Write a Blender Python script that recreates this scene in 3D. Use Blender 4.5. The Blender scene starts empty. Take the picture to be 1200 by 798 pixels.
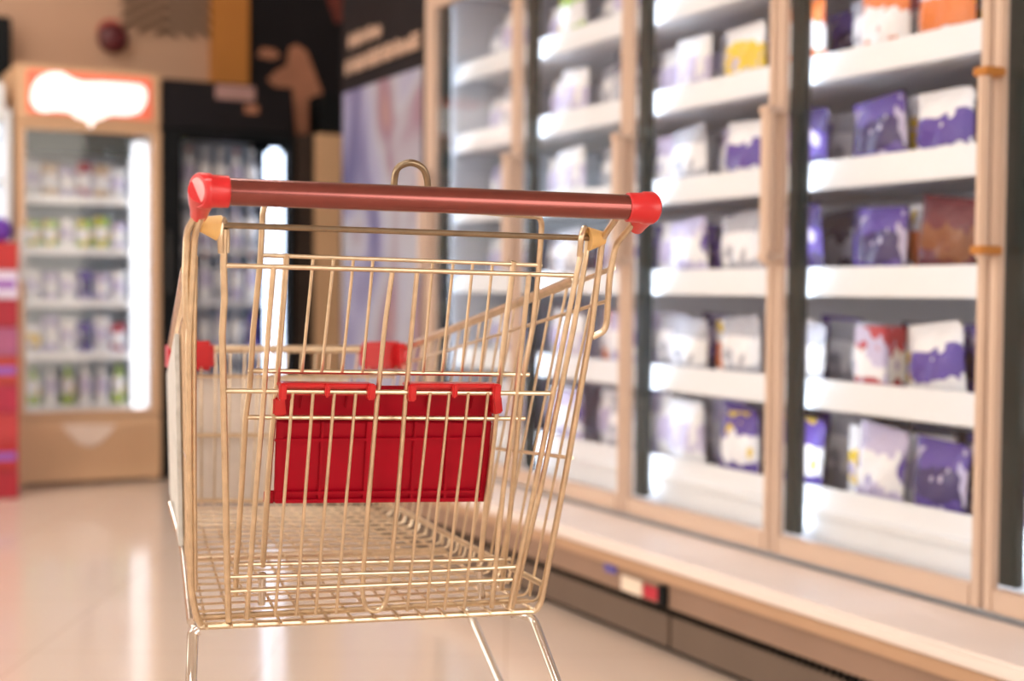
import bpy, bmesh, math, random
from mathutils import Vector, Matrix
random.seed(7)
PI = math.pi
SC = bpy.context.scene
COL = SC.collection

# ------------------------------------------------------------------ camera
F = 1667.0
HC = 0.93
PITCH = math.atan(59.0/F)
ROLL = 0.008
CAM_M = (Matrix.Rotation(PI/2-PITCH, 3, 'X') @ Matrix.Rotation(ROLL, 3, 'Z'))
CAMP = Vector((0, 0, HC))
cam = bpy.data.cameras.new('camera'); co = bpy.data.objects.new('camera', cam); COL.objects.link(co)
co.location = CAMP; co.rotation_euler = CAM_M.to_euler()
cam.sensor_width = 36; cam.lens = F/1200*36; cam.clip_end = 60
cam.dof.use_dof = True; cam.dof.focus_distance = 1.73; cam.dof.aperture_fstop = 2.7
SC.camera = co

def ray(px, py):
    return CAM_M @ Vector(((px-600)/F, -(py-399)/F, -1))

# ------------------------------------------------------------------ materials
def nd(nt, t, **kw):
    n = nt.nodes.new(t)
    for k, v in kw.items(): setattr(n, k, v)
    return n
def lin(c):
    return tuple(((x/255)/12.92 if x/255 <= .04045 else ((x/255+.055)/1.055)**2.4) for x in c)+(1,)
def mat(name, c, rough=.5, metal=0, var=.06, scale=8, bump=0, coat=0, spec=.5, emis=None, estr=0):
    m = bpy.data.materials.new(name); m.use_nodes = True
    nt = m.node_tree; b = nt.nodes['Principled BSDF']
    tc = nd(nt, 'ShaderNodeTexCoord'); no = nd(nt, 'ShaderNodeTexNoise'); no.inputs['Scale'].default_value = scale
    no.inputs['Detail'].default_value = 3
    nt.links.new(tc.outputs['Object'], no.inputs['Vector'])
    cr = nd(nt, 'ShaderNodeValToRGB')
    c = lin(c)
    cr.color_ramp.elements[0].color = tuple(x*(1-var) for x in c[:3])+(1,); cr.color_ramp.elements[0].position = .3
    cr.color_ramp.elements[1].color = tuple(min(1, x*(1+var)) for x in c[:3])+(1,); cr.color_ramp.elements[1].position = .7
    nt.links.new(no.outputs['Fac'], cr.inputs['Fac']); nt.links.new(cr.outputs['Color'], b.inputs['Base Color'])
    b.inputs['Roughness'].default_value = rough; b.inputs['Metallic'].default_value = metal
    b.inputs['Specular IOR Level'].default_value = spec
    b.inputs['Coat Weight'].default_value = coat
    if bump:
        bp_ = nd(nt, 'ShaderNodeBump'); bp_.inputs['Strength'].default_value = bump; bp_.inputs['Distance'].default_value = .002
        nt.links.new(no.outputs['Fac'], bp_.inputs['Height']); nt.links.new(bp_.outputs['Normal'], b.inputs['Normal'])
    if emis:
        b.inputs['Emission Color'].default_value = lin(emis); b.inputs['Emission Strength'].default_value = estr
    return m
def emit(name, c, s):
    return mat(name, c, emis=c, estr=s, var=.01)
def glass(name, tint=(1, 1, 1), ior=1.5):
    m = bpy.data.materials.new(name); m.use_nodes = True; nt = m.node_tree
    for n in list(nt.nodes): nt.nodes.remove(n)
    o = nd(nt, 'ShaderNodeOutputMaterial'); mx = nd(nt, 'ShaderNodeMixShader'); t = nd(nt, 'ShaderNodeBsdfTransparent')
    g = nd(nt, 'ShaderNodeBsdfGlossy'); g.inputs['Roughness'].default_value = .03; fr = nd(nt, 'ShaderNodeFresnel')
    fr.inputs['IOR'].default_value = ior; t.inputs['Color'].default_value = tint+(1,)
    ge = nd(nt, 'ShaderNodeNewGeometry'); iv = nd(nt, 'ShaderNodeMath', operation='SUBTRACT'); iv.inputs[0].default_value = 1; nt.links.new(ge.outputs['Backfacing'], iv.inputs[1])
    ml = nd(nt, 'ShaderNodeMath', operation='MULTIPLY'); nt.links.new(fr.outputs[0], ml.inputs[0]); nt.links.new(iv.outputs[0], ml.inputs[1])
    nt.links.new(ml.outputs[0], mx.inputs[0]); nt.links.new(t.outputs[0], mx.inputs[1]); nt.links.new(g.outputs[0], mx.inputs[2])
    nt.links.new(mx.outputs[0], o.inputs[0])
    return m
def bagmat(name, c1, c2, c3, seed=0, rough=.16, zlo=.35, zhi=.7):
    """printed plastic film: base colour, a printed band and a blotch of a third colour"""
    m = bpy.data.materials.new(name); m.use_nodes = True; nt = m.node_tree; b = nt.nodes['Principled BSDF']
    tc = nd(nt, 'ShaderNodeTexCoord'); sp = nd(nt, 'ShaderNodeSeparateXYZ'); nt.links.new(tc.outputs['Generated'], sp.inputs[0])
    no = nd(nt, 'ShaderNodeTexNoise'); no.inputs['Scale'].default_value = 3.5; no.noise_dimensions = '4D'; no.inputs['W'].default_value = seed*3.1
    nt.links.new(tc.outputs['Generated'], no.inputs['Vector'])
    ad = nd(nt, 'ShaderNodeMath', operation='MULTIPLY_ADD'); ad.inputs[1].default_value = .5; nt.links.new(no.outputs['Fac'], ad.inputs[0]); nt.links.new(sp.outputs['Z'], ad.inputs[2])
    cr = nd(nt, 'ShaderNodeValToRGB'); cr.color_ramp.interpolation = 'CONSTANT'; e = cr.color_ramp.elements
    e[0].position = 0; e[0].color = lin(c1); e[1].position = zlo+.2; e[1].color = lin(c2); x = e.new(zhi+.25); x.color = lin(c1)
    nt.links.new(ad.outputs[0], cr.inputs['Fac'])
    n2 = nd(nt, 'ShaderNodeTexNoise'); n2.inputs['Scale'].default_value = 2.6; n2.noise_dimensions = '4D'; n2.inputs['W'].default_value = seed*1.7+5; nt.links.new(tc.outputs['Generated'], n2.inputs['Vector'])
    gt = nd(nt, 'ShaderNodeMath', operation='GREATER_THAN'); gt.inputs[1].default_value = .58; nt.links.new(n2.outputs['Fac'], gt.inputs[0])
    mx = nd(nt, 'ShaderNodeMix', data_type='RGBA'); nt.links.new(gt.outputs[0], mx.inputs[0]); nt.links.new(cr.outputs['Color'], mx.inputs[6]); mx.inputs[7].default_value = lin(c3)
    nt.links.new(mx.outputs[2], b.inputs['Base Color']); b.inputs['Roughness'].default_value = rough
    n3 = nd(nt, 'ShaderNodeTexNoise'); n3.inputs['Scale'].default_value = 9; nt.links.new(tc.outputs['Generated'], n3.inputs['Vector'])
    bp_ = nd(nt, 'ShaderNodeBump'); bp_.inputs['Strength'].default_value = .6; bp_.inputs['Distance'].default_value = .01
    nt.links.new(n3.outputs['Fac'], bp_.inputs['Height']); nt.links.new(bp_.outputs['Normal'], b.inputs['Normal'])
    return m

M = {}
M['wire'] = mat('plated_wire', (216, 198, 172), .3, 1, .10, 60, .15)
M['dark_wire'] = mat('darker_wire_metal', (148, 132, 110), .3, 1, .15, 60)  # darker copy of the wire metal, for pivot rod and belt loop
M['chrome'] = mat('chrome', (215, 210, 205), .12, 1, .04, 30)
M['dark_steel'] = mat('dark_steel', (70, 68, 66), .3, 1, .1, 40)
M['handle'] = mat('handle_red', (134, 70, 66), .2, .9, .05, 20, 0, .5)
M['red'] = mat('red_plastic', (200, 28, 36), .32, 0, .04, 30, 0, .2)
M['dred'] = mat('crimson_plastic', (166, 2, 32), .42, 0, .05, 30, 0, 0, .2)
M['decal'] = mat('pink_decal', (230, 170, 175), .35)
M['cream'] = mat('cream_plastic', (226, 184, 118), .45, 0, .05, 40)
M['board'] = mat('white_board', (226, 218, 212), .5, 0, .05, 25)
M['rubber'] = mat('rubber', (60, 58, 56), .6)
M['frame'] = mat('freezer_frame', (208, 183, 164), .38, .0, .03, 4)
M['ledge'] = mat('ledge_laminate', (238, 226, 219), .4, 0, .03, 4)
M['band'] = mat('ledge_edge', (186, 150, 120), .4, 0, .04, 4)
M['brown'] = mat('plinth_brown', (146, 118, 100), .5, 0, .06, 5)
M['dbrown'] = mat('plinth_dark', (104, 88, 76), .5, 0, .06, 5)
M['black'] = mat('black_matt', (20, 23, 26), .6, 0, .1, 6, 0, 0, .15)
M['greenblack'] = mat('mullion_dark', (44, 56, 56), .35, 0, .15, 6)
M['white'] = mat('white_enamel', (232, 236, 240), .35, 0, .02, 4)
M['liner'] = mat('grey_liner', (205, 210, 220), .45, 0, .04, 4)
M['led'] = emit('led_strip', (236, 244, 255), 6.5)
M['back_glow'] = emit('back_glow', (236, 244, 255), 1.6)
M['tube'] = emit('lamp_tube', (240, 246, 255), 1.0)
M['glass'] = glass('clear_glass')
M['tan'] = mat('tan_cabinet', (214, 176, 138), .45, 0, .04, 5)
M['wallb'] = mat('wall_beige', (196, 160, 134), .8, 0, .015, 2)
M['slat'] = mat('slat_brown', (92, 70, 52), .6, 0, .05, 9)
M['ochre'] = mat('ochre_paint', (186, 122, 52), .7, 0, .05, 3)
M['dpanel'] = mat('dark_panel', (28, 26, 30), .6, 0, .2, 3, 0, 0, .15)
M['skin'] = mat('print_skin_brown', (170, 116, 90), .6, 0, .2, 5)
M['brownred'] = mat('print_red_brown', (110, 44, 34), .6, 0, .2, 5)
M['brcol'] = mat('dark_brown_wood', (58, 46, 40), .5, 0, .2, 5)
M['pinkmark'] = mat('print_pink', (168, 132, 128), .5, 0, .1, 20)
M['ceil'] = mat('ceiling_white', (214, 204, 194), .8, 0, .03, 2)
M['lamp'] = emit('ceiling_lamp', (255, 246, 238), 16)
M['signred'] = mat('sign_red', (226, 110, 84), .4, emis=(236, 120, 90), estr=.35)
M['signwhite'] = emit('sign_white', (255, 252, 250), .85)

# floor: glossy polished tile
def floor_mat():
    m = mat('floor_tile', (226, 200, 178), .11, 0, .03, 1.2, 0, 0, .6)
    nt = m.node_tree; b = nt.nodes['Principled BSDF']
    tc = nd(nt, 'ShaderNodeTexCoord'); br = nd(nt, 'ShaderNodeTexBrick'); br.offset = 0
    br.inputs['Scale'].default_value = 1; br.inputs['Brick Width'].default_value = .6; br.inputs['Row Height'].default_value = .6
    br.inputs['Mortar Size'].default_value = .0015
    br.inputs['Color1'].default_value = lin((233, 215, 199)); br.inputs['Color2'].default_value = lin((230, 212, 196)); br.inputs['Mortar'].default_value = lin((200, 172, 146))
    mp = nd(nt, 'ShaderNodeMapping'); mp.inputs['Rotation'].default_value[2] = math.radians(27)
    nt.links.new(tc.outputs['Object'], mp.inputs[0]); nt.links.new(mp.outputs[0], br.inputs['Vector']); nt.links.new(br.outputs['Color'], b.inputs['Base Color'])
    return m
M['floor'] = floor_mat()

# ------------------------------------------------------------------ mesh builder
class MB:
    def __init__(s): s.bm = bmesh.new()
    def box(s, a, b, bev=0, M4=None):
        lo = [min(a[i], b[i]) for i in range(3)]; hi = [max(a[i], b[i]) for i in range(3)]
        c = [Vector((x, y, z)) for x in (lo[0], hi[0]) for y in (lo[1], hi[1]) for z in (lo[2], hi[2])]
        return s.hexa(c, bev, M4)
    def hexa(s, c, bev=0, M4=None):
        t = bmesh.new(); v = [t.verts.new(M4 @ p if M4 else p) for p in c]
        for f in ((0, 1, 3, 2), (4, 6, 7, 5), (0, 4, 5, 1), (2, 3, 7, 6), (0, 2, 6, 4), (1, 5, 7, 3)): t.faces.new([v[i] for i in f])
        bmesh.ops.recalc_face_normals(t, faces=t.faces)
        if bev: bmesh.ops.bevel(t, geom=list(t.edges), offset=bev, segments=2, affect='EDGES', clamp_overlap=True)
        s.merge(t); return s
    def merge(s, t):
        me = bpy.data.meshes.new('tmp'); t.to_mesh(me); t.free(); s.bm.from_mesh(me); bpy.data.meshes.remove(me)
    def loft(s, rings, cap=True, closed=False):
        R = [[s.bm.verts.new(p) for p in r] for r in rings]; n = len(R[0])
        fs = []
        for i in range(len(R)-(0 if closed else 1)):
            a, b = R[i], R[(i+1) % len(R)]
            for k in range(n): fs.append(s.bm.faces.new((a[k], a[(k+1) % n], b[(k+1) % n], b[k])))
        if cap and not closed:
            fs.append(s.bm.faces.new(list(reversed(R[0])))); fs.append(s.bm.faces.new(R[-1]))
        return s
    def tube(s, pts, r=.003, n=8, fil=0, closed=False):
        pts = [Vector(p) for p in pts]
        if fil:
            q = []
            N = len(pts)
            for i, p in enumerate(pts):
                if not closed and i in (0, N-1): q.append(p); continue
                a = pts[i-1]-p; b = pts[(i+1) % N]-p; d = min(fil, a.length*.48, b.length*.48)
                if d < 1e-5: q.append(p); continue
                A = p+a.normalized()*d; B = p+b.normalized()*d
                for k in range(6):
                    u = k/5; q.append(A*(1-u)**2+p*2*u*(1-u)+B*u*u)
            pts = q
        N = len(pts); up = None; rings = []
        for i, p in enumerate(pts):
            if closed: d = pts[(i+1) % N]-pts[i-1]
            else: d = pts[min(i+1, N-1)]-pts[max(i-1, 0)]
            if d.length < 1e-9: d = Vector((0, 0, 1))
            d.normalize()
            if up is None:
                up = d.orthogonal().normalized()
            up = (up-d*up.dot(d))
            up = up.normalized() if up.length > 1e-6 else d.orthogonal().normalized()
            w = d.cross(up); rr = r[i] if isinstance(r, (list, tuple)) else r
            rings.append([p+(up*math.cos(2*PI*k/n)+w*math.sin(2*PI*k/n))*rr for k in range(n)])
        s.loft(rings, True, closed); return s
    def lathe(s, prof, n=20, c=(0, 0, 0)):
        c = Vector(c)
        s.loft([[c+Vector((max(r, 1e-4)*math.cos(2*PI*k/n), max(r, 1e-4)*math.sin(2*PI*k/n), z)) for k in range(n)] for r, z in prof]); return s
    def build(s, name, m, parent=None, smooth=True, **props):
        bmesh.ops.recalc_face_normals(s.bm, faces=s.bm.faces)
        me = bpy.data.meshes.new(name); s.bm.to_mesh(me); s.bm.free()
        me.materials.append(M[m] if isinstance(m, str) else m)
        if smooth:
            for p in me.polygons: p.use_smooth = True
            try: me.set_sharp_from_angle(angle=math.radians(35))
            except Exception: pass
        o = bpy.data.objects.new(name, me); COL.objects.link(o)
        if parent: o.parent = parent
        for k, v in props.items(): o[k] = v
        return o
def empty(name, loc=(0, 0, 0), rz=0, parent=None, **props):
    o = bpy.data.objects.new(name, None); COL.objects.link(o); o.location = loc; o.rotation_euler = (0, 0, rz); o.empty_display_size = .1
    if parent: o.parent = parent
    for k, v in props.items(): o[k] = v
    return o
def place(o, loc, rz, **props):
    o.location = loc; o.rotation_euler = (0, 0, rz)
    for k, v in props.items(): o[k] = v
    return o

# ------------------------------------------------------------------ frames of the place
PHI = math.radians(27.15)                      # freezer run direction, left of the view axis
UF = Vector((-math.sin(PHI), math.cos(PHI), 0)); NI = Vector((math.cos(PHI), math.sin(PHI), 0))
FZ = Vector((.989, 2.97, 0)); FRZ = PI/2+PHI    # freezer frame: x = along the run, y = out into the aisle
BK = Vector((-2.275, 6.54, 0)); BRZ = PHI       # back row frame: x = along the wall, y = away from us
def fz(t, e, w=0): return FZ+UF*t+NI*e+Vector((0, 0, w))
def bk(s, d, w=0): return BK+NI*s+UF*d+Vector((0, 0, w))
def sx(px, d=0):
    o = BK+UF*d; xp = (px-600)/F
    return (-o.x+o.y*xp)/(NI.x-NI.y*xp)
def hz(px, py, d=0):
    s = sx(px, d); z = bk(s, d).y
    return HC+(340+.008*(px-600)-py)/F*z

# ------------------------------------------------------------------ setting
MB().box((-9, -5, -.05), (7, 11, 0)).build('floor', 'floor', kind='structure', smooth=False)
c = MB()
c.box((-9, -5, 3.3), (7, 11, 3.35)); c.build('ceiling', 'ceil', kind='structure', smooth=False)
w = place(MB().box((-6, .75, 0), (4.5, .85, 3.3)).build('wall_back', 'wallb', kind='structure', smooth=False), BK, BRZ)
w = place(MB().box((-3, -1.05, 0), (5.2, -.95, 3.3)).build('wall_right', 'ceil', kind='structure', smooth=False), FZ, FRZ)
# ceiling lights out of view, last two added to brighten the back floor
for i, (x, y) in enumerate([(-2.6, 1.2), (-.6, .4), (-.9, 3.2), (-2.9, 4.2), (-1.2, -1.6), (-4.6, 2.6), (-2.4, 5.6), (-4.4, 5.0)]):
    t = empty('ceiling_light', (x, y, 3.3), PHI, label='recessed ceiling light panel over the aisle, out of the picture above', category='ceiling light', group='ceiling light panels over the aisle')
    f = MB()
    for a, b in (((-.62, -.17), (.62, -.15)), ((-.62, .15), (.62, .17)), ((-.62, -.15), (-.6, .15)), ((.6, -.15), (.62, .15))):
        f.box((a[0], a[1], -.03), (b[0], b[1], 0))
    f.build('light_frame', 'white', t, False)
    MB().box((-.6, -.15, -.02), (.6, .15, -.001)).build('diffuser', 'lamp', t, False)

# ------------------------------------------------------------------ freezer run
P = .72
E0 = 0.0
HB, HT = .266, 2.06
shelf_w = [.36, .634, .92, 1.19, 1.46, 1.73]       # lower edge of each price rail
def fb(mb, t0, t1, e0, e1, w0, w1, bev=0): return mb.box((t0, -e0, w0), (t1, -e1, w1), bev)
bay_names = {-1: 'nearest freezer bay at the right picture edge', 0: 'big freezer bay right of the tall handle', 1: 'freezer bay just right of the cart handle', 2: 'freezer bay behind the cart handle end', 3: 'farther narrow freezer bay above the cart handle', }
bay_short = {-1: 'freezer at the right edge', 0: 'largest freezer bay', 1: 'second largest freezer bay', 2: 'middle freezer bay', 3: 'farthest freezer bay'}
for i in (-1, 0, 1, 2, 3):
    t0, t1 = i*P, (i+1)*P
    root = empty('upright_freezer', FZ, FRZ, label='tall glass-door display freezer, '+bay_names[i], category='freezer', group='run of glass-door freezers along the aisle')
    cb = MB()
    fb(cb, t0, t1, .70, .74, 0, HT+.06)
    if i == -1: fb(cb, t0, t0+.012, .04, .70, .28, HT)
    if i == 3: fb(cb, t1-.012, t1, .04, .70, .28, HT)
    fb(cb, t0, t1, .03, .74, HT, HT+.06); fb(cb, t0, t1, .03, .70, 0, .28)
    cb.build('cabinet', 'liner', root, False)
    fb(MB(), t0, t1, .02, .74, HT+.06, HT+.22, .01).build('top_housing', 'frame', root)
    for k, ws in enumerate(shelf_w):
        sh = MB()
        if k == 0: fb(sh, t0+.013, t1-.013, .10, .69, ws, ws+.02)
        else:
            fb(sh, t0+.001, t1-.013*(i == 3)-.001, .13, .60, ws+.012, ws+.022)
        so = sh.build('shelf', 'white', root, False)
        rl = MB()
        lo = ws if k else .285
        c8 = [Vector((x, -e, z)) for x in (t0+.002, t1-.002) for (e, z) in ((.10, lo), (.118, ws+.075), (.125, lo), (.128, ws+.075))]
        rl.hexa(c8, .003); rl.build('price_rail', 'white', so)
    # inner mullion + led lens at the far side of the bay
    fb(MB(), t1-.055, t1-.001, .042, .070, HB+.05, HT, .004).build('mullion', 'greenblack', root)
    fb(MB(), t1-.020, t1-.004, .0725, .086, HB+.06, HT-.03, .003).build('led_strip', 'led', root)
    fb(MB(), t0+.004, t0+.020, .0725, .086, HB+.06, HT-.03, .003).build('led_strip', 'led', root)
    # door
    a, b = t0+.004, t1-.004; fw = .027
    d = MB()
    fb(d, a, a+fw, 0, .022, HB, HT, .004); fb(d, b-fw, b, 0, .022, HB, HT, .004)
    fb(d, a+fw, b-fw, 0, .03, HB, HB+.05, .004); fb(d, a+fw, b-fw, 0, .03, HT-.05, HT, .004)
    do = d.build('door', 'frame', root)
    fb(MB(), a+fw-.005, b-fw+.005, .012, .018, HB+.045, HT-.045).build('glass_pane', 'glass', do, False)
    h = MB(); hc = b-.02
    fb(h, hc-(.014 if i == -1 else .02), hc+(.014 if i == -1 else .02), -.052, -.032, 1.0, 1.39, .006)
    h.build('door_handle', 'frame', do)
    for wz in (1.02, 1.385):
        fb(MB(), hc-.02, hc+.02, -.056, 0, wz-.009, wz+.009, .003).build('handle_bracket', 'ochre' if i == -1 else 'frame', do)

# end section: printed panel in the same plane
t0, t1 = 4*P+.05, 4*P+.98
ep = empty('freezer_end_panel', FZ, FRZ, label='printed end cladding of the freezer run, black above a pastel picture, with slanting pale lettering', category='advertising panel')
fb(MB(), 4*P, 4*P+.05, 0, .74, 0.02, 2.3, .004).build('edge_post', 'frame', ep)
fb(MB(), t0, t1, 0, .74, .02, 2.3, .004).build('panel_body', 'dpanel', ep)
def print_mat():
    m = bpy.data.materials.new('pastel_print'); m.use_nodes = True; nt = m.node_tree; b = nt.nodes['Principled BSDF']
    tc = nd(nt, 'ShaderNodeTexCoord'); no = nd(nt, 'ShaderNodeTexNoise'); no.inputs['Scale'].default_value = 1.9; no.inputs['Detail'].default_value = 1.5; no.inputs['Distortion'].default_value = .8
    nt.links.new(tc.outputs['Generated'], no.inputs['Vector']); cr = nd(nt, 'ShaderNodeValToRGB'); e = cr.color_ramp.elements
    e[0].position = .3; e[0].color = lin((96, 94, 140)); e[1].position = .72; e[1].color = lin((190, 156, 130))
    for p_, c_ in ((.42, (150, 150, 185)), (.5, (170, 174, 188)), (.6, (140, 110, 130))):
        x = e.new(p_); x.color = lin(c_)
    nt.links.new(no.outputs['Fac'], cr.inputs['Fac']); nt.links.new(cr.outputs['Color'], b.inputs['Base Color']); b.inputs['Roughness'].default_value = .4
    return m
fb(MB(), t0+.02, t1-.03, -.004, 0, .25, 1.80).build('picture_print', print_mat(), ep, False)
# lettering-like strokes, unreadable in the photo
rr = random.Random(3); print_cream = mat('print_cream', (214, 182, 160), .5)
for (ta, tb, wz, hh) in ((t1-.10, t1-.46, 1.985, .06), (t1-.06, t0+.05, 1.875, .065)):
    t = ta; lt = MB()
    while t > tb:
        wd = rr.uniform(.022, .036); k = rr.choice((0, 1, 2))
        fb(lt, t, t-.010, -.006, -.001, wz, wz+hh*rr.uniform(.8, 1.1))
        if k: fb(lt, t-.01, t-wd, -.006, -.001, wz+hh*.42*k, wz+hh*.42*k+.012)
        if k != 1: fb(lt, t-wd+.010, t-wd, -.006, -.001, wz, wz+hh*.7); fb(lt, t-.01, t-wd, -.006, -.001, wz, wz+.012)
        t -= wd+.008
    lt.build('lettering', print_cream, ep, False)

# plinth with ledge
T0, T1 = -P-.02, 4*P+.98
pl = empty('freezer_plinth', FZ, FRZ, label='low pale ledge and brown vented plinth running under the glass freezer doors', category='plinth')
fb(MB(), T0, T1, -.255, -.002, .222, .256, .008).build('ledge', 'ledge', pl)
fb(MB(), T0, T1, -.248, -.225, .19, .221, .002).build('ledge_edge', 'band', pl)
fb(MB(), T0, T1, -.235, -.002, .125, .189, 0).build('fascia', 'brown', pl, False)
g = MB(); fb(g, T0, T1, -.225, -.002, .108, .124)
n = 98; 
g.build('vent_slot', 'black', pl, False)
g = MB()
for k in range(n*2):
    t = T0+.02+k*(T1-T0-.04)/(n*2); fb(g, t, t+.006, -.238, -.226, .106, .124)
g.build('vent_fins', 'dark_steel', pl, False)
k1 = MB()
for k in range(-1, 6):
    fb(k1, max(T0, k*.9-.07), min(T1, (k+1)*.9-.08), -.23, -.002, .02, .105, .002)
k1.build('kick_panel', 'dbrown', pl)
fb(MB(), T0, T1, -.20, -.002, 0, .019).build('toe_strip', 'black', pl, False)
# small tags on the fascia
def tfz(px):
    # run distance for a picture column on the fascia plane
    o = FZ-NI*.236; xp = (px-600)/F
    return (-o.x+o.y*xp)/(UF.x-UF.y*xp)
for (pa, pb, w0, w1, m, nm) in ((713, 726, .165, .186, mat('tag_blue', (96, 90, 170), .5), 'blue_sticker'), (733, 757, .130, .170, mat('tag_cream', (240, 224, 205), .5), 'cream_sticker'), (759, 779, .132, .165, mat('tag_red', (190, 40, 60), .5), 'red_sticker'), (779, 787, .128, .180, 'black', 'black_switch')):
    fb(MB(), tfz(pa), tfz(pb), -.242 if nm != 'black_switch' else -.25, -.235, w0, w1, .001).build(nm, m, pl)

# ------------------------------------------------------------------ frozen goods
W_ = (238, 240, 244); LV = (196, 190, 222); PU = (88, 70, 160); DP = (52, 44, 104); GY = (176, 180, 192); YL = (232, 200, 60); OR = (228, 130, 70)
RD = (176, 50, 62); GN = (160, 196, 84); MR = (96, 34, 48); BR = (128, 78, 50); NV = (50, 56, 84); BE = (214, 190, 160); PK = (214, 130, 150)
bagc = {
 'white': (W_, LV, W_, 'white'), 'lilac': (LV, W_, PU, 'lilac'), 'purple': (PU, DP, LV, 'purple'), 'deep_purple': (DP, PU, LV, 'dark purple'),
 'white_yellow': (W_, YL, LV, 'white and yellow'), 'white_purple': (W_, PU, W_, 'white and purple'), 'orange': (OR, W_, RD, 'orange and white'),
 'green': (GN, W_, YL, 'green and white'), 'maroon': (MR, BR, MR, 'maroon'), 'brown': (BR, MR, OR, 'brown'), 'grey': (GY, W_, GY, 'grey'),
 'purple_yellow': (PU, W_, YL, 'purple and yellow'), 'navy': (NV, GY, NV, 'navy blue'), 'beige': (BE, W_, OR, 'beige'), 'red': (RD, W_, LV, 'red and white'), 'pale_orange': (W_, OR, YL, 'white and orange')}
bagm = {k: bagmat('film_'+k, v[0], v[1], v[2], i) for i, (k, v) in enumerate(bagc.items())}
def bag_mesh(mb, w, h, d, rs):
    NX, NZ = 12, 12
    for side in (1, -1):
        g = []
        for iz in range(NZ+1):
            row = []
            v = iz/NZ
            for ix in range(NX+1):
                u = ix/NX*2-1
                pv = max(0, math.sin(PI*min(1, max(0, (v-.06)/.88))))**.55; pu = max(0, 1-abs(u)**2.6)**.6
                t = d/2*pv*pu*(1+.16*math.sin(5*u+rs.random()*.6+v*7))
                row.append(mb.bm.verts.new((u*w/2*(1-.05*pv), side*(t+.0008), v*h)))
            g.append(row)
        for iz in range(NZ):
            for ix in range(NX): mb.bm.faces.new((g[iz][ix], g[iz][ix+1], g[iz+1][ix+1], g[iz+1][ix]))
    bmesh.ops.remove_doubles(mb.bm, verts=mb.bm.verts, dist=.002)
ordn = ['nearest', 'second', 'third', 'fourth', 'fifth', 'sixth', 'seventh', 'eighth']
shn = ['bottom shelf', 'second shelf up', 'third shelf up', 'fourth shelf up', 'fifth shelf up', 'top shelf']
stock = {
 0: {5: 'grey white beige orange white', 4: 'beige green pale_orange red orange grey', 3: 'purple white_purple white_purple white_yellow purple deep_purple',
     2: 'brown brown maroon pale_orange purple deep_purple', 1: 'purple purple white_purple white_yellow red grey', 0: 'lilac purple purple white lilac white_yellow'},
 1: {5: 'deep_purple grey white lilac', 4: 'orange navy white_yellow grey white', 3: 'deep_purple purple white_purple lilac grey', 2: 'deep_purple white grey navy lilac',
     1: 'grey white grey pale_orange grey', 0: 'purple_yellow purple purple_yellow purple white'},
 2: {5: 'maroon white grey green', 4: 'white navy grey white', 3: 'lilac navy grey white', 2: 'white lilac white grey', 1: 'grey lilac orange white', 0: 'white grey white lilac'},
 3: {5: 'white white grey', 4: 'white grey white', 3: 'white white lilac', 2: 'grey white white', 1: 'white lilac white', 0: 'white white grey'},
 -1: {5: 'navy deep_purple', 4: 'navy maroon', 3: 'deep_purple navy', 2: 'red navy', 1: 'navy red', 0: 'orange brown'}}
rs = random.Random(11); PAR = {}
bkc = random.Random(4)
BOXES = {(0, 1, 3), (0, 0, 5), (1, 4, 1), (1, 1, 3), (0, 1, 4), (2, 3, 0), (2, 5, 0)}
for bay, shs in stock.items():
    for k, names in shs.items():
        names = names.split(); n = len(names)
        zs = shelf_w[k]+(.0205 if k == 0 else .0225)
        if bay == -1: ts = [(.44+.14*j)-P for j in range(n)]
        else: ts = [bay*P+.10+(P-.20)*(j/(n-1)) for j in range(n)]
        if bay == 3: ts = [bay*P+.10+(P-.23)*(j/(n-1)) for j in range(n)]
        pitch = (ts[1]-ts[0]); par = PAR.get(k, 0) if bay >= 0 else 1; PAR[k] = (par+n) % 2
        for j, (nm, t) in enumerate(zip(names, ts)):
            isbox = (bay, k, j) in BOXES
            wd = rs.uniform(.172, .188); h = rs.uniform(.190, .204); d = rs.uniform(.055, .065)
            if k == 0: h = rs.uniform(.20, .215)
            mb = MB()
            if isbox:
                wd = min(wd, .11); mb.box((-wd/2, -.035, 0), (wd/2, .035, h*.98), .003)
            else: bag_mesh(mb, wd, h, d, rs)
            o = mb.build('frozen_food_box' if isbox else 'frozen_food_bag', bagm[nm],
                         label='%s %s, %s along %s, front row, %s' % (bagc[nm][3], 'carton' if isbox else 'bag', ordn[j], shn[k], bay_short[bay]),
                         category='carton' if isbox else 'frozen food bag', group='frozen goods on the freezer shelves')
            p = fz(t, .175+((j+par) % 2)*.075, zs)
            lean = 0
            ya = 0
            ti = 0 if isbox else rs.uniform(-.13, .13)
            o.matrix_basis = Matrix.Translation(p+Vector((0, 0, abs(math.sin(ti))*wd/2))) @ Matrix.Rotation(FRZ, 4, 'Z') @ Matrix.Rotation(ti, 4, 'Y')
            # a second row stands behind, filling the shelf depth
            if not isbox and bay in (0, 1, 2) and k != 5:
                o2 = o.copy(); COL.objects.link(o2); o2.location = fz(t, .335+((j+par) % 2)*.075, o.location.z)
                bn = bkc.choice(['deep_purple', 'navy', 'purple', 'lilac', 'grey']); o2.data = o.data.copy(); o2.data.materials[0] = bagm[bn]
                o2['label'] = '%s bag, %s along %s, back row, %s' % (bagc[bn][3], ordn[j], shn[k], bay_short[bay])

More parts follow.
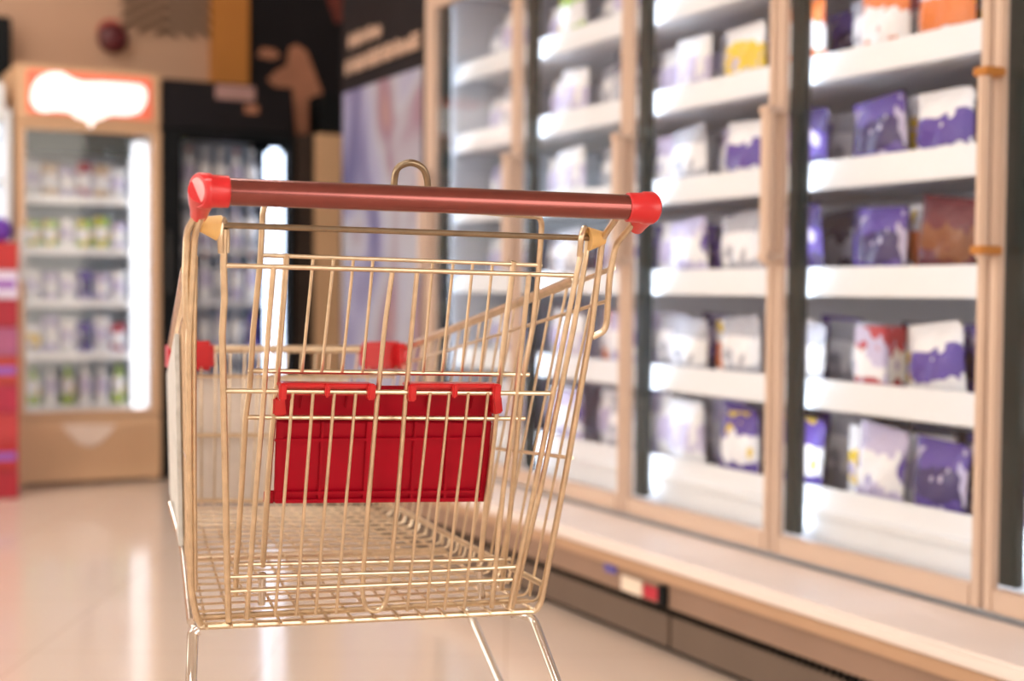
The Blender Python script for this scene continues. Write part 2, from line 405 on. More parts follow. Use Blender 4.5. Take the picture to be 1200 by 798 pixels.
# ------------------------------------------------------------------ back row: white fridge
def bb(mb, s0, s1, d0, d1, w0, w1, bev=0): return mb.box((s0, d0, w0), (s1, d1, w1), bev)
def goods_cat(): pass
def bottle(mb, r, h, neck=.35):
    mb.lathe([(r*.85, 0), (r, .004), (r, h*.6), (r*.95, h*.68), (r*neck, h*.86), (r*neck, h*.97), (r*neck, h)], 14)
def white_fridge():
    s0, s1 = sx(20)+.0, sx(190)-.006
    root = empty('display_fridge', BK, BRZ, label='tan and white glass-door fridge with glowing red and white sign on top', category='fridge')
    c = MB(); D = .66
    bb(c, s0, s0+.04, .04, D, 0, 1.95); bb(c, s1-.04, s1, .04, D, 0, 1.95); bb(c, s0+.04, s1-.04, D-.04, D, .06, 1.95); bb(c, s0+.04, s1-.04, .04, D-.04, 1.90, 1.95); bb(c, s0+.04, s1-.04, .04, D-.04, .27, .32); bb(c, s0+.04, s1-.04, .05, D-.04, 1.68, 1.72)
    c.build('cabinet', 'tan', root, False)
    li = MB(); bb(li, s0+.041, s0+.05, .06, D-.05, .321, 1.679); bb(li, s1-.05, s1-.041, .06, D-.05, .321, 1.679); bb(li, s0+.05, s1-.05, D-.06, D-.05, .321, 1.679)
    li.build('inner_liner', 'white', root, False)
    hd = bb(MB(), s0, s1, 0, .039, 1.69, 1.95, .01).build('sign_header', 'tan', root)
    mid = (s0+s1)/2
    bb(MB(), sx(32), sx(178), -.012, 0, 1.725, 1.925, .005).build('sign_box', 'signred', hd)
    # white mark: a big round initial running into a long bar with a point below
    def blob(pts, d):
        t = MB(); n = len(pts)
        a = [t.bm.verts.new((x, d, z)) for x, z in pts]; b = [t.bm.verts.new((x, d-.006, z)) for x, z in pts]
        t.bm.faces.new(a); t.bm.faces.new(list(reversed(b)))
        for i in range(n): t.bm.faces.new((a[i], b[i], b[(i+1) % n], a[(i+1) % n]))
        return t
    def pxl(l): return [(sx(x), hz(x, y)) for x, y in l]
    out = [(36, 118), (38, 104), (45, 93), (58, 87), (72, 87), (84, 94), (96, 98), (120, 98), (150, 100), (166, 102), (171, 110), (170, 122), (163, 133), (150, 137), (128, 136), (119, 141), (112, 142), (106, 152), (100, 142), (90, 140), (82, 133), (66, 131), (52, 133), (42, 130)]
    blob(pxl(out), -.0125).build('sign_mark', 'signwhite', hd, False)
    gr = MB(); bb(gr, s0+.0, s1, 0, .039, .015, .315, .006)
    gr = gr.build('base_grille', 'tan', root)
    sl = MB()
    for k in range(9): bb(sl, s0+.05, s1-.04, -.006, 0, .085+k*.022, .093+k*.022)
    sl.build('grille_slats', 'tan', gr, False)
    mk = [(70, 497), (135, 497), (128, 508), (115, 520), (103, 524), (90, 520), (78, 508)]
    blob(pxl(mk), -.007).build('base_mark', mat('mark_cream', (232, 212, 196), .5), gr, False)
    d = MB(); fw = .035
    bb(d, s0, s0+fw, 0, .035, .32, 1.685, .004); bb(d, s1-fw, s1, 0, .035, .32, 1.685, .004); bb(d, s0+fw, s1-fw, 0, .035, .32, .345, .004); bb(d, s0+fw, s1-fw, 0, .035, 1.655, 1.685, .004)
    d = d.build('door', 'tan', root)
    bb(MB(), s0+fw-.004, s1-fw+.004, .014, .02, .34, 1.66).build('glass_pane', 'glass', d, False)
    bb(MB(), s0+.012, s0+.026, -.04, -.0, .95, 1.2, .004).build('door_handle', 'white', d)
    lt = bb(MB(), s1-.125, s1-.052, .06, .11, .34, 1.63, .012).build('lamp_tube', 'tube', root)
    bb(MB(), s0+.052, s1-.13, .05, .08, 1.55, 1.66).build('dark_valance', 'greenblack', root, False)
    lv = [.35, .60, .85, 1.10, 1.34]
    for z in lv: 
        so = bb(MB(), s0+.052, s1-.052, .12, D-.07, z-.012, z, .002).build('shelf', 'white', root)
        bb(MB(), s0+.055, s1-.13, .108, .119, z-.02, z+.02, .002).build('price_rail', 'white', so)
    rows = [('green white green white white green', 'bottle'), ('white_yellow lilac white purple white red', 'bag'), ('white lilac white purple lilac white', 'tub'), ('green green white green green lilac', 'tub'), ('white beige lilac red beige white', 'bag')]
    rs = random.Random(5)
    for z, (names, kd), sn in zip(lv, rows, shn):
        names = names.split(); x0, x1 = s0+.095, s1-.165
        for j, nm in enumerate(names):
            x = x0+(x1-x0)*j/5; h = rs.uniform(.15, .19); mb = MB()
            if kd == 'bottle': bottle(mb, .032, h+.02)
            elif kd == 'tub': mb.lathe([(.030, 0), (.036, .004), (.038, h*.8), (.041, h*.8+.002), (.041, h*.8+.014), (.036, h*.8+.016)], 18)
            else: bag_mesh(mb, .078, h, .05, rs)
            o = mb.build({'bottle': 'drink_bottle', 'tub': 'food_tub', 'bag': 'food_pouch'}[kd], bagm[nm],
                         label='%s %s, %s from left on %s inside red-signed fridge' % (bagc[nm][3], {'bottle': 'bottle', 'tub': 'tub', 'bag': 'pouch'}[kd], 'first' if j == 0 else ordn[j], shn[lv.index(z)] if z != lv[-1] else 'top shelf'),
                         category={'bottle': 'bottle', 'tub': 'tub', 'bag': 'pouch'}[kd], group='goods in the red-signed fridge')
            place(o, bk(x, .18, z+.001), BRZ)
    # dark bottle low left
white_fridge()
def black_fridge():
    s0, s1 = sx(190)+.004, sx(343)
    root = empty('black_drinks_fridge', BK, BRZ, label='black glass-door drinks fridge behind the left end of the cart handle', category='fridge')
    c = MB(); D = .66
    bb(c, s0, s0+.035, .04, D, .0, 1.93); bb(c, s1-.03, s1, .04, D, .0, 1.93); bb(c, s0+.035, s1-.03, D-.04, D, .0, 1.93); bb(c, s0+.035, s1-.03, .04, D-.04, 1.88, 1.93); bb(c, s0+.035, s1-.03, .04, D-.04, .25, .30)
    c.build('cabinet', 'black', root, False)
    li = bb(MB(), s0+.037, s1-.032, D-.06, D-.05, .31, 1.7).build('inner_liner', 'liner', root, False)
    hd = bb(MB(), s0, s1, 0, .039, 1.70, 1.93, .008).build('header', 'dpanel', root)
    bb(MB(), sx(252), sx(298), -.006, 0, 1.85, 1.92, .002).build('header_print', 'pinkmark', hd)
    bb(MB(), sx(286), sx(302), -.006, 0, 1.79, 1.83, .002).build('header_print', 'skin', hd)
    bb(MB(), s0, s1, 0, .039, .02, .30, .006).build('base_grille', 'black', root)
    d = MB(); fl, fr = sx(213)-s0, .022
    bb(d, s0, s0+fl, 0, .035, .305, 1.695, .004); bb(d, s1-fr, s1, 0, .035, .305, 1.695, .004); bb(d, s0+fl, s1-fr, 0, .035, .305, .335, .004); bb(d, s0+fl, s1-fr, 0, .035, 1.665, 1.695, .004)
    d = d.build('door', 'black', root)
    bb(MB(), s0+fl-.004, s1-fr+.004, .014, .02, .33, 1.67).build('glass_pane', 'glass', d, False)
    bb(MB(), s0+.014, s0+.03, -.04, 0, .9, 1.2, .004).build('door_handle', 'dark_steel', d)
    bb(MB(), s1-.125, s1-.028, .045, .09, .40, 1.63, .03).build('lamp_tube', 'tube', root)
    lv = [.34, .60, .86, 1.12, 1.38]
    rs = random.Random(9)
    for q, z in enumerate(lv):
        so = bb(MB(), s0+.037, s1-.033, .10, D-.07, z-.012, z, .002).build('shelf', 'liner', root)
        bb(MB(), s0+.04, s1-.14, .09, .099, z-.02, z+.015, .002).build('price_rail', 'liner', so)
        cols = ['grey lilac grey white grey lilac', 'lilac purple grey lilac grey purple', 'grey grey white grey lilac white', 'lilac grey lilac grey lilac grey', 'grey white grey grey white grey'][q].split()
        for j, nm in enumerate(cols):
            x = s0+.085+(s1-s0-.25)*j/5; mb = MB(); bottle(mb, .033, .225)
            o = mb.build('drink_bottle', bagm[nm], label='%s bottle, %s from left on %s of the black fridge' % (bagc[nm][3], 'first' if j == 0 else ordn[j], ['bottom shelf', 'second shelf up', 'third shelf up', 'fourth shelf up', 'top shelf'][q]), category='bottle', group='bottles in the black fridge')
            cp = MB(); cp.lathe([(.013, .2255), (.014, .227), (.014, .240), (.012, .242)], 12); cp.build('cap', 'white' if nm != 'white' else 'dred', o)
            place(o, bk(x, .16, z+.001), BRZ)
black_fridge()

# left edge: lit chiller, red cartons stacked before it
def left_chiller():
    s0, s1 = sx(20)-.95, sx(20)-.02
    root = empty('open_chiller', BK, BRZ, label='white lit chiller cut by the left edge, standing beside the red-signed fridge', category='chiller')
    c = MB(); D = .66
    bb(c, s0, s0+.04, .02, D, 0, 1.74); bb(c, s1-.03, s1, .02, D, 0, 1.74); bb(c, s0+.04, s1-.03, D-.04, D, 0, 1.74); bb(c, s0+.04, s1-.03, .0, D-.04, 1.68, 1.86, .01); bb(c, s0+.04, s1-.03, .02, D-.04, 0, .35)
    c.build('cabinet', 'white', root)
    bb(MB(), s0+.06, s1-.05, .05, .09, 1.62, 1.67, .01).build('lamp_tube', 'tube', root)
    bb(MB(), s0+.05, s1-.04, D-.06, D-.045, .4, 1.65).build('lit_back', 'back_glow', root, False)  # lamp-lit look of the back panel put in as its own glow
    for z in (.6, .88, 1.16, 1.42): bb(MB(), s0+.045, s1-.035, .10, D-.07, z-.015, z+.015, .003).build('shelf', 'white', root)
left_chiller()
rc = [((168, 22, 44), 'dark red'), ((178, 34, 40), 'red'), ((190, 56, 60), 'pale red'), ((176, 30, 66), 'crimson'), ((186, 60, 50), 'brick red'), ((170, 90, 130), 'magenta'), ((168, 16, 44), 'deep red'), ((226, 216, 240), 'white and violet'), ((190, 34, 36), 'bright red')]
z = 0
bt = sx(21, -.35)
for j, (c_, nm) in enumerate(rc):
    h = .125
    bx = MB(); bb(bx, bt-.42, bt, -.35, -.05, 0, h-.002, .004)
    o = bx.build('product_carton', mat('carton_%s' % nm.replace(' ', '_'), c_, .45, 0, .1, 12), label='%s carton, %s from the floor in stack at left edge' % (nm, ['lowest', 'second', 'third', 'fourth', 'fifth', 'sixth', 'seventh', 'eighth', 'topmost'][j]), category='carton', group='cartons stacked at the left edge')
    place(o, BK+Vector((0, 0, z)), BRZ)
    if j in (1, 4, 7):
        m_ = MB(); bb(m_, bt-.41, bt-.01, -.3512, -.35, .045, .08); m_.build('label_band', mat('band_pale%d' % j, (150, 90, 190), .4), o, False)
    z += h
b = MB(); 
for a in range(1): b.lathe([(.02, 0), (.045, .008), (.058, .04), (.058, .06), (.045, .095), (.02, .108), (.006, .11)], 20)
o = b.build('purple_ball', mat('ball_purple', (110, 60, 180), .35), label='round purple tub on top of the red carton stack at left edge', category='tub')
place(o, bk(bt-.06, -.2, z+.0), BRZ)

# wall above: dark box, red ball lamp, chevron slats, ochre column
o = MB(); bb(o, sx(-40, .6), sx(15, .6), .6, .749, hz(10, 95, .6), hz(10, 22, .6), .01)
place(o.build('wall_speaker', 'black', label='black box on the beige wall in the top left corner', category='speaker'), BK, BRZ)
t = empty('chevron_slat_panel', BK, BRZ, label='brown nested chevron slats on the beige wall above the red-signed fridge', category='wall decoration')
d = .74; cx = sx(195, d)
def chev():
    k = 0
    for k in range(10):
        m_ = MB()
        ypk = 36-k*13.5
        half = min((44-ypk)/.6, 57)
        zt = hz(195, ypk, d); L = half*.00415
        for sg in (1, -1):
            a = Vector((cx, d-.016, zt)); b = Vector((cx+sg*L, d-.016, zt-L*.60)); q = Vector((0, 0, .0145)); y = Vector((0, .014, 0))
            m_.hexa([a-q, a+q, a-q+y, a+q+y, b-q, b+q, b-q+y, b+q+y])
        m_.build('slat', 'slat', t, False)
chev()
# round red bell
t = empty('alarm_bell', bk(sx(133, .70), .70, hz(133, 47, .70)), BRZ, label='round dark red alarm bell on the beige wall above the glowing sign', category='bell')
m_ = MB(); m_.loft([[Vector((r*math.cos(2*PI*k/24), y, r*math.sin(2*PI*k/24))) for k in range(24)] for r, y in ((.045, .05), (.072, .04), (.078, 0), (.066, -.03), (.03, -.048), (.004, -.05))]); m_.build('gong', mat('bell_red', (84, 16, 26), .4), t)
MB().loft([[Vector((r*math.cos(2*PI*k/20), y, r*math.sin(2*PI*k/20)+.035)) for k in range(20)] for r, y in ((.07, .05), (.07, .045), (.07, .041))]).build('mounting_plate', mat('plate_red', (170, 50, 40), .5), t)

o = MB(); bb(o, sx(250, .66), sx(291, .66), .66, .749, 0, 3.29)
place(o.build('trim_1', 'ochre', kind='structure', smooth=False), BK, BRZ)
# dark mural with brown shapes
t = empty('wall_mural', BK, BRZ, label='dark wall poster with a brown arm-like shape above the black fridge', category='poster')
d = .69
bb(MB(), sx(292, d), sx(430, d), d, .749, hz(350, 175, d), 3.0, .004).build('poster_board', 'dpanel', t)
def patch(l, name, m, dd, thick=.004):
    mb = MB(); n = len(l); pts = [(sx(x, d), hz(x, y, d)) for x, y in l]
    a = [mb.bm.verts.new((x, dd, z)) for x, z in pts]; b = [mb.bm.verts.new((x, dd-thick, z)) for x, z in pts]
    mb.bm.faces.new(a); mb.bm.faces.new(list(reversed(b)))
    for i in range(n): mb.bm.faces.new((a[i], b[i], b[(i+1) % n], a[(i+1) % n]))
    mb.build(name, m, t, False)
patch([(312, 95), (322, 85), (335, 78), (338, 58), (346, 54), (358, 62), (368, 88), (376, 110), (380, 158), (346, 158), (343, 120), (338, 104), (322, 104)], 'printed_arm', 'skin', d-.001)
patch([(300, 68), (306, 58), (320, 60), (328, 68), (318, 72)], 'printed_highlight', 'skin', d-.001)
patch([(378, -10), (408, -10), (403, 25), (392, 30)], 'printed_red_shape', 'brownred', d-.001)
# dark brown post, tan cabinet with black box on it
o = MB(); bb(o, sx(345)+.01, sx(369), .02, .6, 0, hz(355, 158), .004)
place(o.build('brown_cabinet', 'brcol', label='narrow dark brown cabinet between the black fridge and the tan pillar', category='cabinet'), BK, BRZ)
o = MB(); bb(o, sx(369)+.005, sx(404), .0, .5, 0, hz(385, 158), .004)
place(o.build('tan_pillar', 'tan', label='tan pillar-like cabinet between dark brown cabinet and printed freezer end panel', category='cabinet'), BK, BRZ)
o = MB(); bb(o, sx(379)+.0, sx(401), .03, .25, hz(385, 158)+.001, hz(385, 110), .006)
place(o.build('black_box', 'black', label='small black box standing on top of the tan pillar-like cabinet', category='box'), BK, BRZ)

# ------------------------------------------------------------------ the cart
PSI = math.radians(18.4)
CR = Vector((math.cos(PSI), math.sin(PSI), 0)); CF = Vector((-math.sin(PSI), math.cos(PSI), 0))
r0 = ray(496, 234); OC3 = CAMP+r0*(1.62/r0.y); OC = Vector((OC3.x, OC3.y, 0))
CART = empty('shopping_cart', OC, PSI, label='wire shopping cart with red-capped handle and red child seat flap on the shop floor', category='shopping cart')
WREF = .975; LEAN = .31
def loc(P3): v = P3-OC; return Vector((v.dot(CR), v.dot(CF), P3.z))
def on(px, py, v0=0, lean=0):
    """cart-frame point seen at a picture position on the plane v = v0 + lean*(WREF-w)"""
    r = ray(px, py)
    s = (v0+lean*WREF-(CAMP-OC).dot(CF)-lean*CAMP.z)/(r.dot(CF)+lean*r.z)
    return loc(CAMP+r*s)
def G(px, py, off=0): return on(px, py, .08+off, LEAN)         # gate plane
def S(px, py, off=0): return G(px, py, .032+off)                # seat back plane
def wires(lst, fn, name, m='wire', parent=None, fil=0, **kw):
    mb = MB()
    for r, pts in lst: mb.tube([fn(*p) for p in pts], r, 8, fil)
    return mb.build(name, m, parent or CART, **kw)

# handle
hL = on(262, 224.5); hR = on(740, 243)
MB().tube([hL, hR], .0150, 28).build('handle_bar', 'handle', CART)
hdir = (hR-hL).normalized()
for sgn, base, leg in ((-1, hL, on(233, 252, .045)), (1, hR, on(746, 266, .045))):
    mb = MB(); out = hdir*sgn
    inn = base-out*.006; endp = base+out*(.020)
    def ring(c, ax, r, n=24, sq=1.0):
        a = ax.cross(Vector((0, 1, 0))).normalized(); b = ax.cross(a).normalized()
        return [c+a*r*math.cos(2*PI*k/n)+b*r*sq*math.sin(2*PI*k/n) for k in range(n)]
    ax2 = (out+Vector((0, -.5, -.1))).normalized() if sgn < 0 else (out+Vector((0, .25, 0))).normalized()
    mb.loft([ring(inn, out, .0162), ring(inn+out*.001, out, .0176), ring(endp-out*.008, out, .0180), ring(endp-out*.005, out, .0196), ring(endp+out*.005, ax2, .0198), ring(endp+out*.006+ax2*.002, ax2, .0180)])
    # leg running forward and down
    c0 = endp+out*.002; ld = (leg-c0)
    mb.tube([c0, c0+ld*.35, c0+ld*.8, leg], [.0165, .0145, .0105, .0098], 16)
    cp = mb.build('handle_cap', 'red', CART)
    q = MB(); q.loft([ring(endp+out*.006+ax2*.001, ax2, .0145), ring(endp+out*.006+ax2*.003, ax2, .014)]); q.build('cap_decal', 'decal', cp, label='pale pink round decal')

# rear frame uprights
rf = [
 (.0042, [(742, 262, -.035), (722, 286, 0), (714, 325, 0), (711, 378, 0), (708, 388, 0), (694, 395, 0)]),
 (.0042, [(722, 256, -.035), (706, 279, 0), (693, 384, 0), (663, 555, 0), (634, 706, 0), (628, 716, 0), (600, 718, 0)]),
 (.0042, [(231, 250, -.035), (219, 272, 0), (217, 320, 0), (218, 372, 0), (221, 384, 0)]),
 (.0042, [(236, 254, -.035), (228, 275, 0), (225, 330, 0), (221, 400, 0), (222, 560, 0), (224, 690, 0), (230, 722, 0), (236, 733, 0)]),
 (.0040, [(228, 300, .004), (226.5, 420, .004), (227, 560, .004), (228, 690, .004)]),
]
mb = MB()
for r, pts in rf: mb.tube([G(a, b, c) for a, b, c in pts], r, 10, .012)
mb.tube([G(234, 734), G(420, 726), G(624, 716)], .0046, 10)
mb.build('rear_frame', 'wire', CART)

# basket corners
RT, RB = G(719, 314), G(634, 706); LT, LB = G(222, 300), G(228, 728)
FTR, FTL = on(467, 413, .97), on(201, 413, .97); FBR, FBL = on(438, 592, .88), on(206, 592, .88)
def side(T, B, FT, FB, s, v): return (T.lerp(FT, s)).lerp(B.lerp(FB, s), v)
def mk_side(T, B, FT, FB, name, hv, sg):
    mb = MB()
    for k, (v, r) in enumerate(hv):
        a = side(T, B, FT, FB, 0, v); b = side(T, B, FT, FB, 1, v); mb.tube([a, b], r, 8)
    N = 19
    for k in range(1, N):
        s = k/N
        mb.tube([side(T, B, FT, FB, s, -.01), side(T, B, FT, FB, s, 1)], .0020, 6)
    # thick rim tube resting on the top wire
    o = Vector((sg*.001, 0, .005))
    mb.tube([side(T, B, FT, FB, .13, 0)+o, side(T, B, FT, FB, .9, 0)+o, side(T, B, FT, FB, 1, 0)+o], .0062, 12)
    return mb.build(name, 'wire', CART)
mk_side(RT, RB, FTR, FBR, 'side_panel', ((0, .0034), (.093, .0026), (.55, .0026), (.945, .0046)), 1)
mk_side(LT, LB, FTL, FBL, 'side_panel', ((0, .0034), (.093, .0026), (.55, .0026), (.945, .0034)), -1)
# front panel
mb = MB()
mb.tube([FTL+Vector((-.004, 0, .006)), FTR+Vector((.004, 0, .006))], .0070, 12)
for v, r in ((.16, .0030), (.55, .0034), (.97, .0034)): mb.tube([FTL.lerp(FBL, v), FTR.lerp(FBR, v)], r, 8)
for k in range(0, 17):
    s = k/16; mb.tube([FTL.lerp(FTR, s), FBL.lerp(FBR, s)], .0018, 6)
mb.build('front_panel', 'wire', CART)
# corner caps at the front rim
for c_, sg in ((FTL, -1), (FTR, 1)):
    mb = MB(); w2 = .072
    mb.box(c_+Vector((-w2 if sg > 0 else -.010, -.016, -.032)), c_+Vector((.006 if sg > 0 else w2, .016, .020)), .007)
    mb.box(c_+Vector((-.010, -.06, -.030)), c_+Vector((.008, 0, .018)), .006)
    mb.build('corner_cap', 'red', CART)
# boards
A = lambda a, b: FTL.lerp(FTR, a).lerp(FBL.lerp(FBR, a), b)
y = Vector((0, .008, 0)); y0 = Vector((0, .014, 0))
a, b, c_, d_ = A(.02, .16), A(.80, .16), A(.86, .97), A(.02, .97)
MB().hexa([d_+y0, a+y0, d_+y0+y, a+y0+y, c_+y0, b+y0, c_+y0+y, b+y0+y], .001).build('advert_board', 'board', CART, label='plain pale board on the basket front')
q = lambda s, v: side(LT, LB, FTL, FBL, s, v)+Vector((-.004, 0, 0)); x_ = Vector((-.006, 0, 0))
MB().hexa([q(.35, .9), q(.35, .12), q(.97, .9), q(.97, .15), q(.35, .9)+x_, q(.35, .12)+x_, q(.97, .9)+x_, q(.97, .15)+x_], .001).build('advert_board', mat('grey_board', (206, 208, 206), .5, 0, .15, 40), CART, label='grey-white board on the left basket side')

# basket floor
mb = MB()
N = 21
for k in range(0, N):
    s = (k+.3)/N; a = LB.lerp(FBL, s); b = RB.lerp(FBR, s); up = Vector((0, 0, .0))
    w0 = side(LT, LB, FTL, FBL, s, .955); w1 = side(RT, RB, FTR, FBR, s, .955)
    mb.tube([w0, a, b, w1], .0019, 6, .02)
NL = 14
for k in range(0, NL+1):
    s = .03+.94*k/NL; mb.tube([LB.lerp(RB, s)+Vector((0, -.013, -.007)), FBL.lerp(FBR, s)+Vector((0, 0, -.004))], .0021, 6)
for s in (.06, .5): mb.tube([LB.lerp(FBL, s)-Vector((0, 0, .008)), RB.lerp(FBR, s)-Vector((0, 0, .008))], .0042, 8)
mb.build('basket_floor', 'wire', CART)

# gate
gt = [
 (.0042, [(263, 268), (262, 310), (263, 350), (260.5, 390), (262, 460), (264, 560), (266, 660), (268, 728)]),
 (.0034, [(320.5, 311), (315, 380), (308, 480), (300, 575), (289, 725)]),
 (.0034, [(620, 320), (614, 380), (603, 480), (590, 572), (576, 712)]),
 (.0030, [(265, 311), (480, 317), (674, 323)]),
 (.0030, [(263, 458), (450, 459.5), (648, 461)]),
 (.0027, [(269, 676), (480, 670.5), (606, 664)]),
 (.0027, [(267, 693), (480, 684), (600, 679)]),
]
mb = MB()
for r, pts in gt: mb.tube([G(*p) for p in pts], r, 10)
# right upright: doubled wire looping over the pivot
mb.tube([G(679, 300, -.004), G(681, 277, -.008), G(685, 265, 0), G(689, 277, .008), G(687, 300, .004), G(672, 385, .004), G(633, 575, .002), G(600, 712, .002)], .0036, 10, .006)
mb.tube([G(681, 296, -.003), G(663, 385, -.003), G(626, 575, -.003), G(597, 714, -.003)], .0036, 10)
# central narrow loop
mb.tube([G(460, 316, .003), G(451, 380, .003), G(442, 470, .003), G(432, 585, .003), G(424, 695, .003), G(430, 716, .003), G(448, 716, .003), G(455, 695, .003), G(466, 585, .003), G(475, 470, .003), G(483, 380, .003), G(489, 316, .003)], .0031, 10, .022)
gb = .0021
def thin(xt, yt, xb, yb, fn=G, r=gb, off=0): mb.tube([fn(xt, yt, off), fn(xb, yb, off)], r, 8)
for xt, xb in ((343, 322.5), (367, 347), (392, 370), (417, 394), (504, 477), (526.5, 500), (549, 521), (572, 544)):
    thin(xt, 460, xb, 724-(xb-250)*.036, G, gb, -.003)
gate = mb.build('rear_gate', 'wire', CART)
# pivot rod and bushings
MB().tube([G(236, 263, .002), G(266, 264, .002), G(690, 279, .002), G(703, 279.5, .002)], .0036, 10).build('pivot_rod', 'dark_wire', CART)
for a, b in (((256, 267), (233, 262)), ((690, 280), (708, 279))):
    A_, B_ = G(*a, .002), G(*b, .002); dd = (B_-A_)
    MB().tube([A_-dd*.02, A_, A_+dd*.04, B_], [.0145, .0150, .0145, .0080], 20).build('hinge_bushing', 'cream', CART, label='cream tapered plastic bushing')
# gate ring round the left end
mb = MB(); c_ = G(262, 268, -.0)
mb.tube([G(259, 296, -.006), G(258, 272, -.008), G(261, 253, 0), G(266, 272, .008), G(265, 296, .004)], .0038, 10, .012); mb.build('gate_hook', 'wire', gate)

# seat back panel
sp = [
 (.0036, [(600, 250), (312, 236), (308, 248), (305, 305), (297, 385), (292.5, 455), (288, 487), (283, 575), (277, 664), (276, 698)]),
 (.0036, [(560, 248), (632, 254), (635, 262), (631, 320), (624, 385), (613, 440), (608, 490), (600, 580), (588, 690)]),
 (.0038, [(336, 298), (330, 380), (325, 445), (318, 515), (313, 585), (308, 664)]),
 (.0038, [(602, 306), (593, 380), (586, 440), (580, 500), (571, 580), (563, 655)]),
 (.0026, [(303, 299), (480, 305), (635, 311)]), (.0030, [(290, 434.5), (620, 439)]), (.0030, [(287, 489), (615, 490.5)]), (.0030, [(276, 661.5), (450, 658), (598, 655)]),
]
mb = MB()
for r, pts in sp: mb.tube([S(*p) for p in pts], r, 10, .008)
for xt, xb in ((367, 354), (391, 377), (414, 401), (437, 425), (507, 496), (531, 518), (554, 541), (577, 563)):
    mb.tube([S(xt, 301+(xt-300)*.035, -.003), S(xb, 436, -.003)], .0020, 8)
seat = mb.build('seat_back', 'wire', CART)
mb = MB(); mb.tube([S(461, 236), S(462, 210), S(465, 196), S(481, 189), S(496, 196), S(501, 210), S(502, 237)], .0042, 12, .02); mb.build('belt_loop', 'dark_wire', seat)
for a, b, c_ in (((307.5, 672), (306.5, 708), (308, 690)), ((561, 668), (565, 700), (563, 683))):
    mb = MB(); mb.tube([S(*a, -.01), S(*b, -.01)], .0048, 12); A_, B_ = S(c_[0]-7, c_[1], -.01), S(c_[0]+7, c_[1], -.01); mb.tube([A_, A_.lerp(B_, .5), B_], [.001, .0055, .001], 12)
    mb.build('seat_pin', 'chrome', seat, label='chrome pin')

# red flap
def slab(mb, quad, off, th, bev=0, fn=S):
    p = [fn(x, y_, off) for x, y_ in quad]; t = Vector((0, th, 0))      # quad: bl, tl, br, tr
    mb.hexa([p[0], p[1], p[0]+t, p[1]+t, p[2], p[3], p[2]+t, p[3]+t], bev)
fl = MB()
slab(fl, [(321, 589), (326, 452), (569, 585), (580, 452)], .016, .005, .001)
slab(fl, [(321, 589), (325.5, 494), (569, 585), (577, 494)], .010, .0062, .002)
for x0, x1, x2, x3 in ((324, 321, 333, 330), (377, 372, 381, 376), (430, 425, 437, 432), (486, 480, 490, 484), (525, 519, 529, 523), (570, 562, 576, 568)):
    slab(fl, [(x1, 588), (x0, 494), (x3, 588), (x2, 494)], .0055, .005, .001)
for ya, yb in ((514, 518), (576, 580), (585, 590)):
    slab(fl, [(322, yb), (322, ya), (571, yb-2), (572, ya-2)], .0045, .006, .001)
slab(fl, [(309, 590), (310, 575), (322, 590), (323, 575)], .008, .006, .0015)
for xa in (352, 405, 500, 552):
    slab(fl, [(xa, 478), (xa+2, 461), (xa+8, 478), (xa+10, 461)], .010, .006, .001)
flap = fl.build('seat_flap', 'dred', CART)
for xa, xb, ya, yb in ((329, 441, 449, 450), (481, 588, 449.5, 450)):
    l = MB()
    slab(l, [(xa, ya+5), (xa, ya), (xb, yb+5), (xb, yb)], -.002, .042, .0015, G)
    slab(l, [(xa+3, ya+14), (xa+3, ya+4), (xb-3, yb+14), (xb-3, yb+4)], .018, .004, 0, G)
    m_ = (xa+xb)/2
    for a, b, h in ((xa-1, xa+8, 21), (m_-3, m_+3, 17), (xb-9, xb, 20)):
        slab(l, [(a-1, ya+h), (a, ya+1), (b-1, ya+h), (b, ya+1)], -.008, .014, .0018, G)
    l.build('clip_rail', 'red', flap)
l = MB(); slab(l, [(320, 487), (321, 466), (336, 487), (334, 466)], -.008, .016, .002); l.build('flap_hinge', 'red', flap); l = MB(); slab(l, [(579, 486), (578, 462), (590, 484), (588, 464)], -.008, .016, .002); l.build('flap_hinge', 'red', flap)

# legs, chassis, casters
def leg(pts, r, name='leg', m='chrome'):
    mb = MB(); mb.tube(pts, r, 14, .03); return mb.build(name, m, CART)
R1 = G(600, 719, .006); R2 = G(622, 722, .004)
Rb = on(653, 800, .16)
dirR = (Rb-G(624, 722, .004)).normalized()
foot = lambda a, d, w: a+d*((w-a.z)/d.z)
wr = foot(Rb, dirR, .15)
leg([R1, G(624, 722, .004), Rb, wr], .0062)
L1 = G(232, 738, .006); L2 = G(226, 742, .004); Lb = on(224, 800, .20); wl = foot(Lb, (Lb-G(226, 760)).normalized(), .15); wl = Vector((wl.x, wr.y, .15))
leg([L1, L2, Lb, wl], .0072)
f1 = on(552, 722, .47); f2 = on(585, 798, .42); wf = foot(f2, (f2-f1).normalized(), .16)
leg([f1-Vector((.02, 0, -.02)), f1, f2, wf], .0062)
g1 = on(226, 730, .47); g2 = on(223, 798, .42); leg([g1, g2, foot(g2, (g2-g1).normalized(), .16)], .0055)
s1 = on(200, 590, .62); s2 = on(214, 640, .50); leg([s1, s2, LB+Vector((0, .05, -.012))], .005, 'side_stay')
fr_, fl_ = Vector((wr.x-.03, .80, .14)), Vector((wl.x+.03, .80, .14))
for a, b in ((wr, fr_), (wl, fl_)):
    leg([a, Vector((a.x, a.y+.05, .14)), b], .0085, 'chassis_rail')
leg([fl_, fr_], .0085, 'cross_bar'); leg([Vector((wl.x, .40, .14)), Vector((wr.x, .40, .14))], .0085, 'cross_bar')
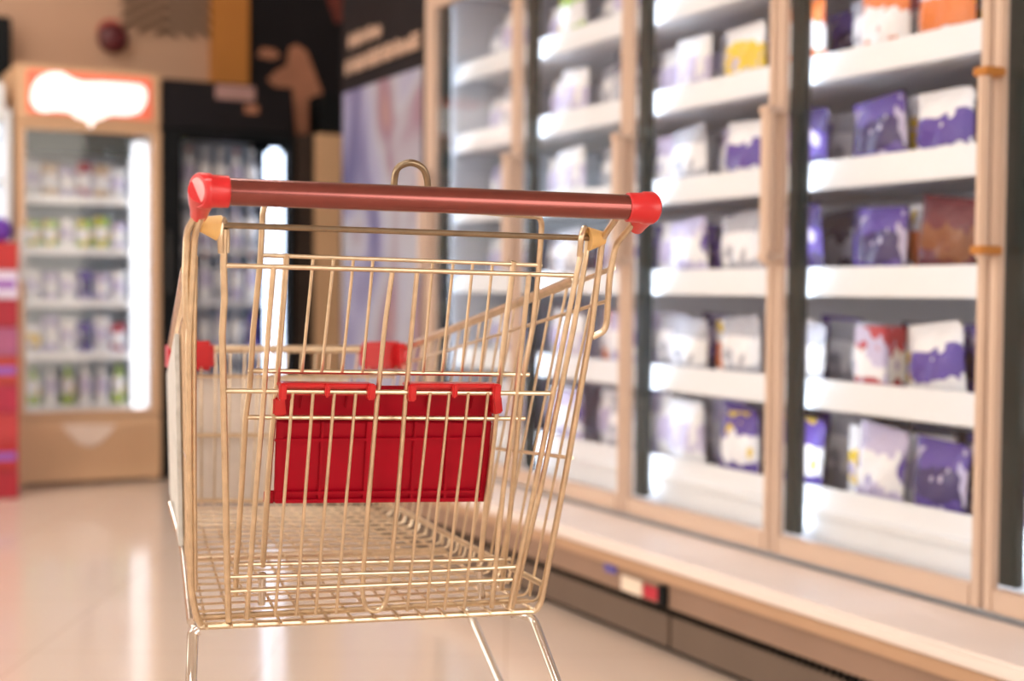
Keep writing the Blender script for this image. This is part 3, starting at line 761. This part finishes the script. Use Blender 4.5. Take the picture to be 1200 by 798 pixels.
for p_ in (wr, wl, fr_, fl_):
    cst = MB(); x, y_ = p_.x, p_.y
    cst.lathe([(.012, .115), (.016, .118), (.016, .14), (.008, .15)], 14, (x, y_, 0))
    for sg in (-1, 1): cst.hexa([Vector((x+sg*.018+dx, y_+dy-(.02 if z_ < .1 else 0), z_)) for dx in (-.0015, .0015) for dy in (-.018, .018) for z_ in (.045, .117)], .001)
    cst.box((x-.0195, y_-.018, .112), (x+.0195, y_+.018, .118), .001)
    cst = cst.build('caster', 'chrome', CART)
    wm = MB(); n = 24; pr = [(.02, -.013), (.052, -.013), (.058, -.008), (.058, .008), (.052, .013), (.02, .013)]
    wm.loft([[Vector((x+q_, y_-.02+r*math.cos(2*PI*k/n), .058+r*math.sin(2*PI*k/n))) for k in range(n)] for r, q_ in pr]); wm.build('wheel', 'rubber', cst)

# turn the whole place so that the walls run along the axes
RZ_ = Matrix.Rotation(-PHI, 4, 'Z')
for o in list(SC.objects):
    if o.parent is None and o.name not in ('floor', 'ceiling'):
        o.matrix_basis = RZ_ @ o.matrix_basis
# ------------------------------------------------------------------ world and view
wd = bpy.data.worlds.new('world'); SC.world = wd; wd.use_nodes = True
nt = wd.node_tree; bg = nt.nodes['Background']; bg.inputs[1].default_value = 1.0
tc = nd(nt, 'ShaderNodeTexCoord'); no = nd(nt, 'ShaderNodeTexNoise'); no.inputs['Scale'].default_value = 2.2; no.inputs['Detail'].default_value = 2
nt.links.new(tc.outputs['Generated'], no.inputs['Vector']); cr = nd(nt, 'ShaderNodeValToRGB'); e = cr.color_ramp.elements
e[0].position = .44; e[0].color = (.10, .075, .055, 1); e[1].position = .56; e[1].color = (5.2, 4.7, 4.1, 1)  # made-up bright and dark surroundings, for contrast in the cart metal
nt.links.new(no.outputs['Fac'], cr.inputs['Fac']); nt.links.new(cr.outputs['Color'], bg.inputs[0])
SC.view_settings.view_transform = 'Standard'; SC.view_settings.look = 'None'; SC.view_settings.gamma = 1; SC.view_settings.use_curve_mapping = False
SC.view_settings.exposure = 0.02
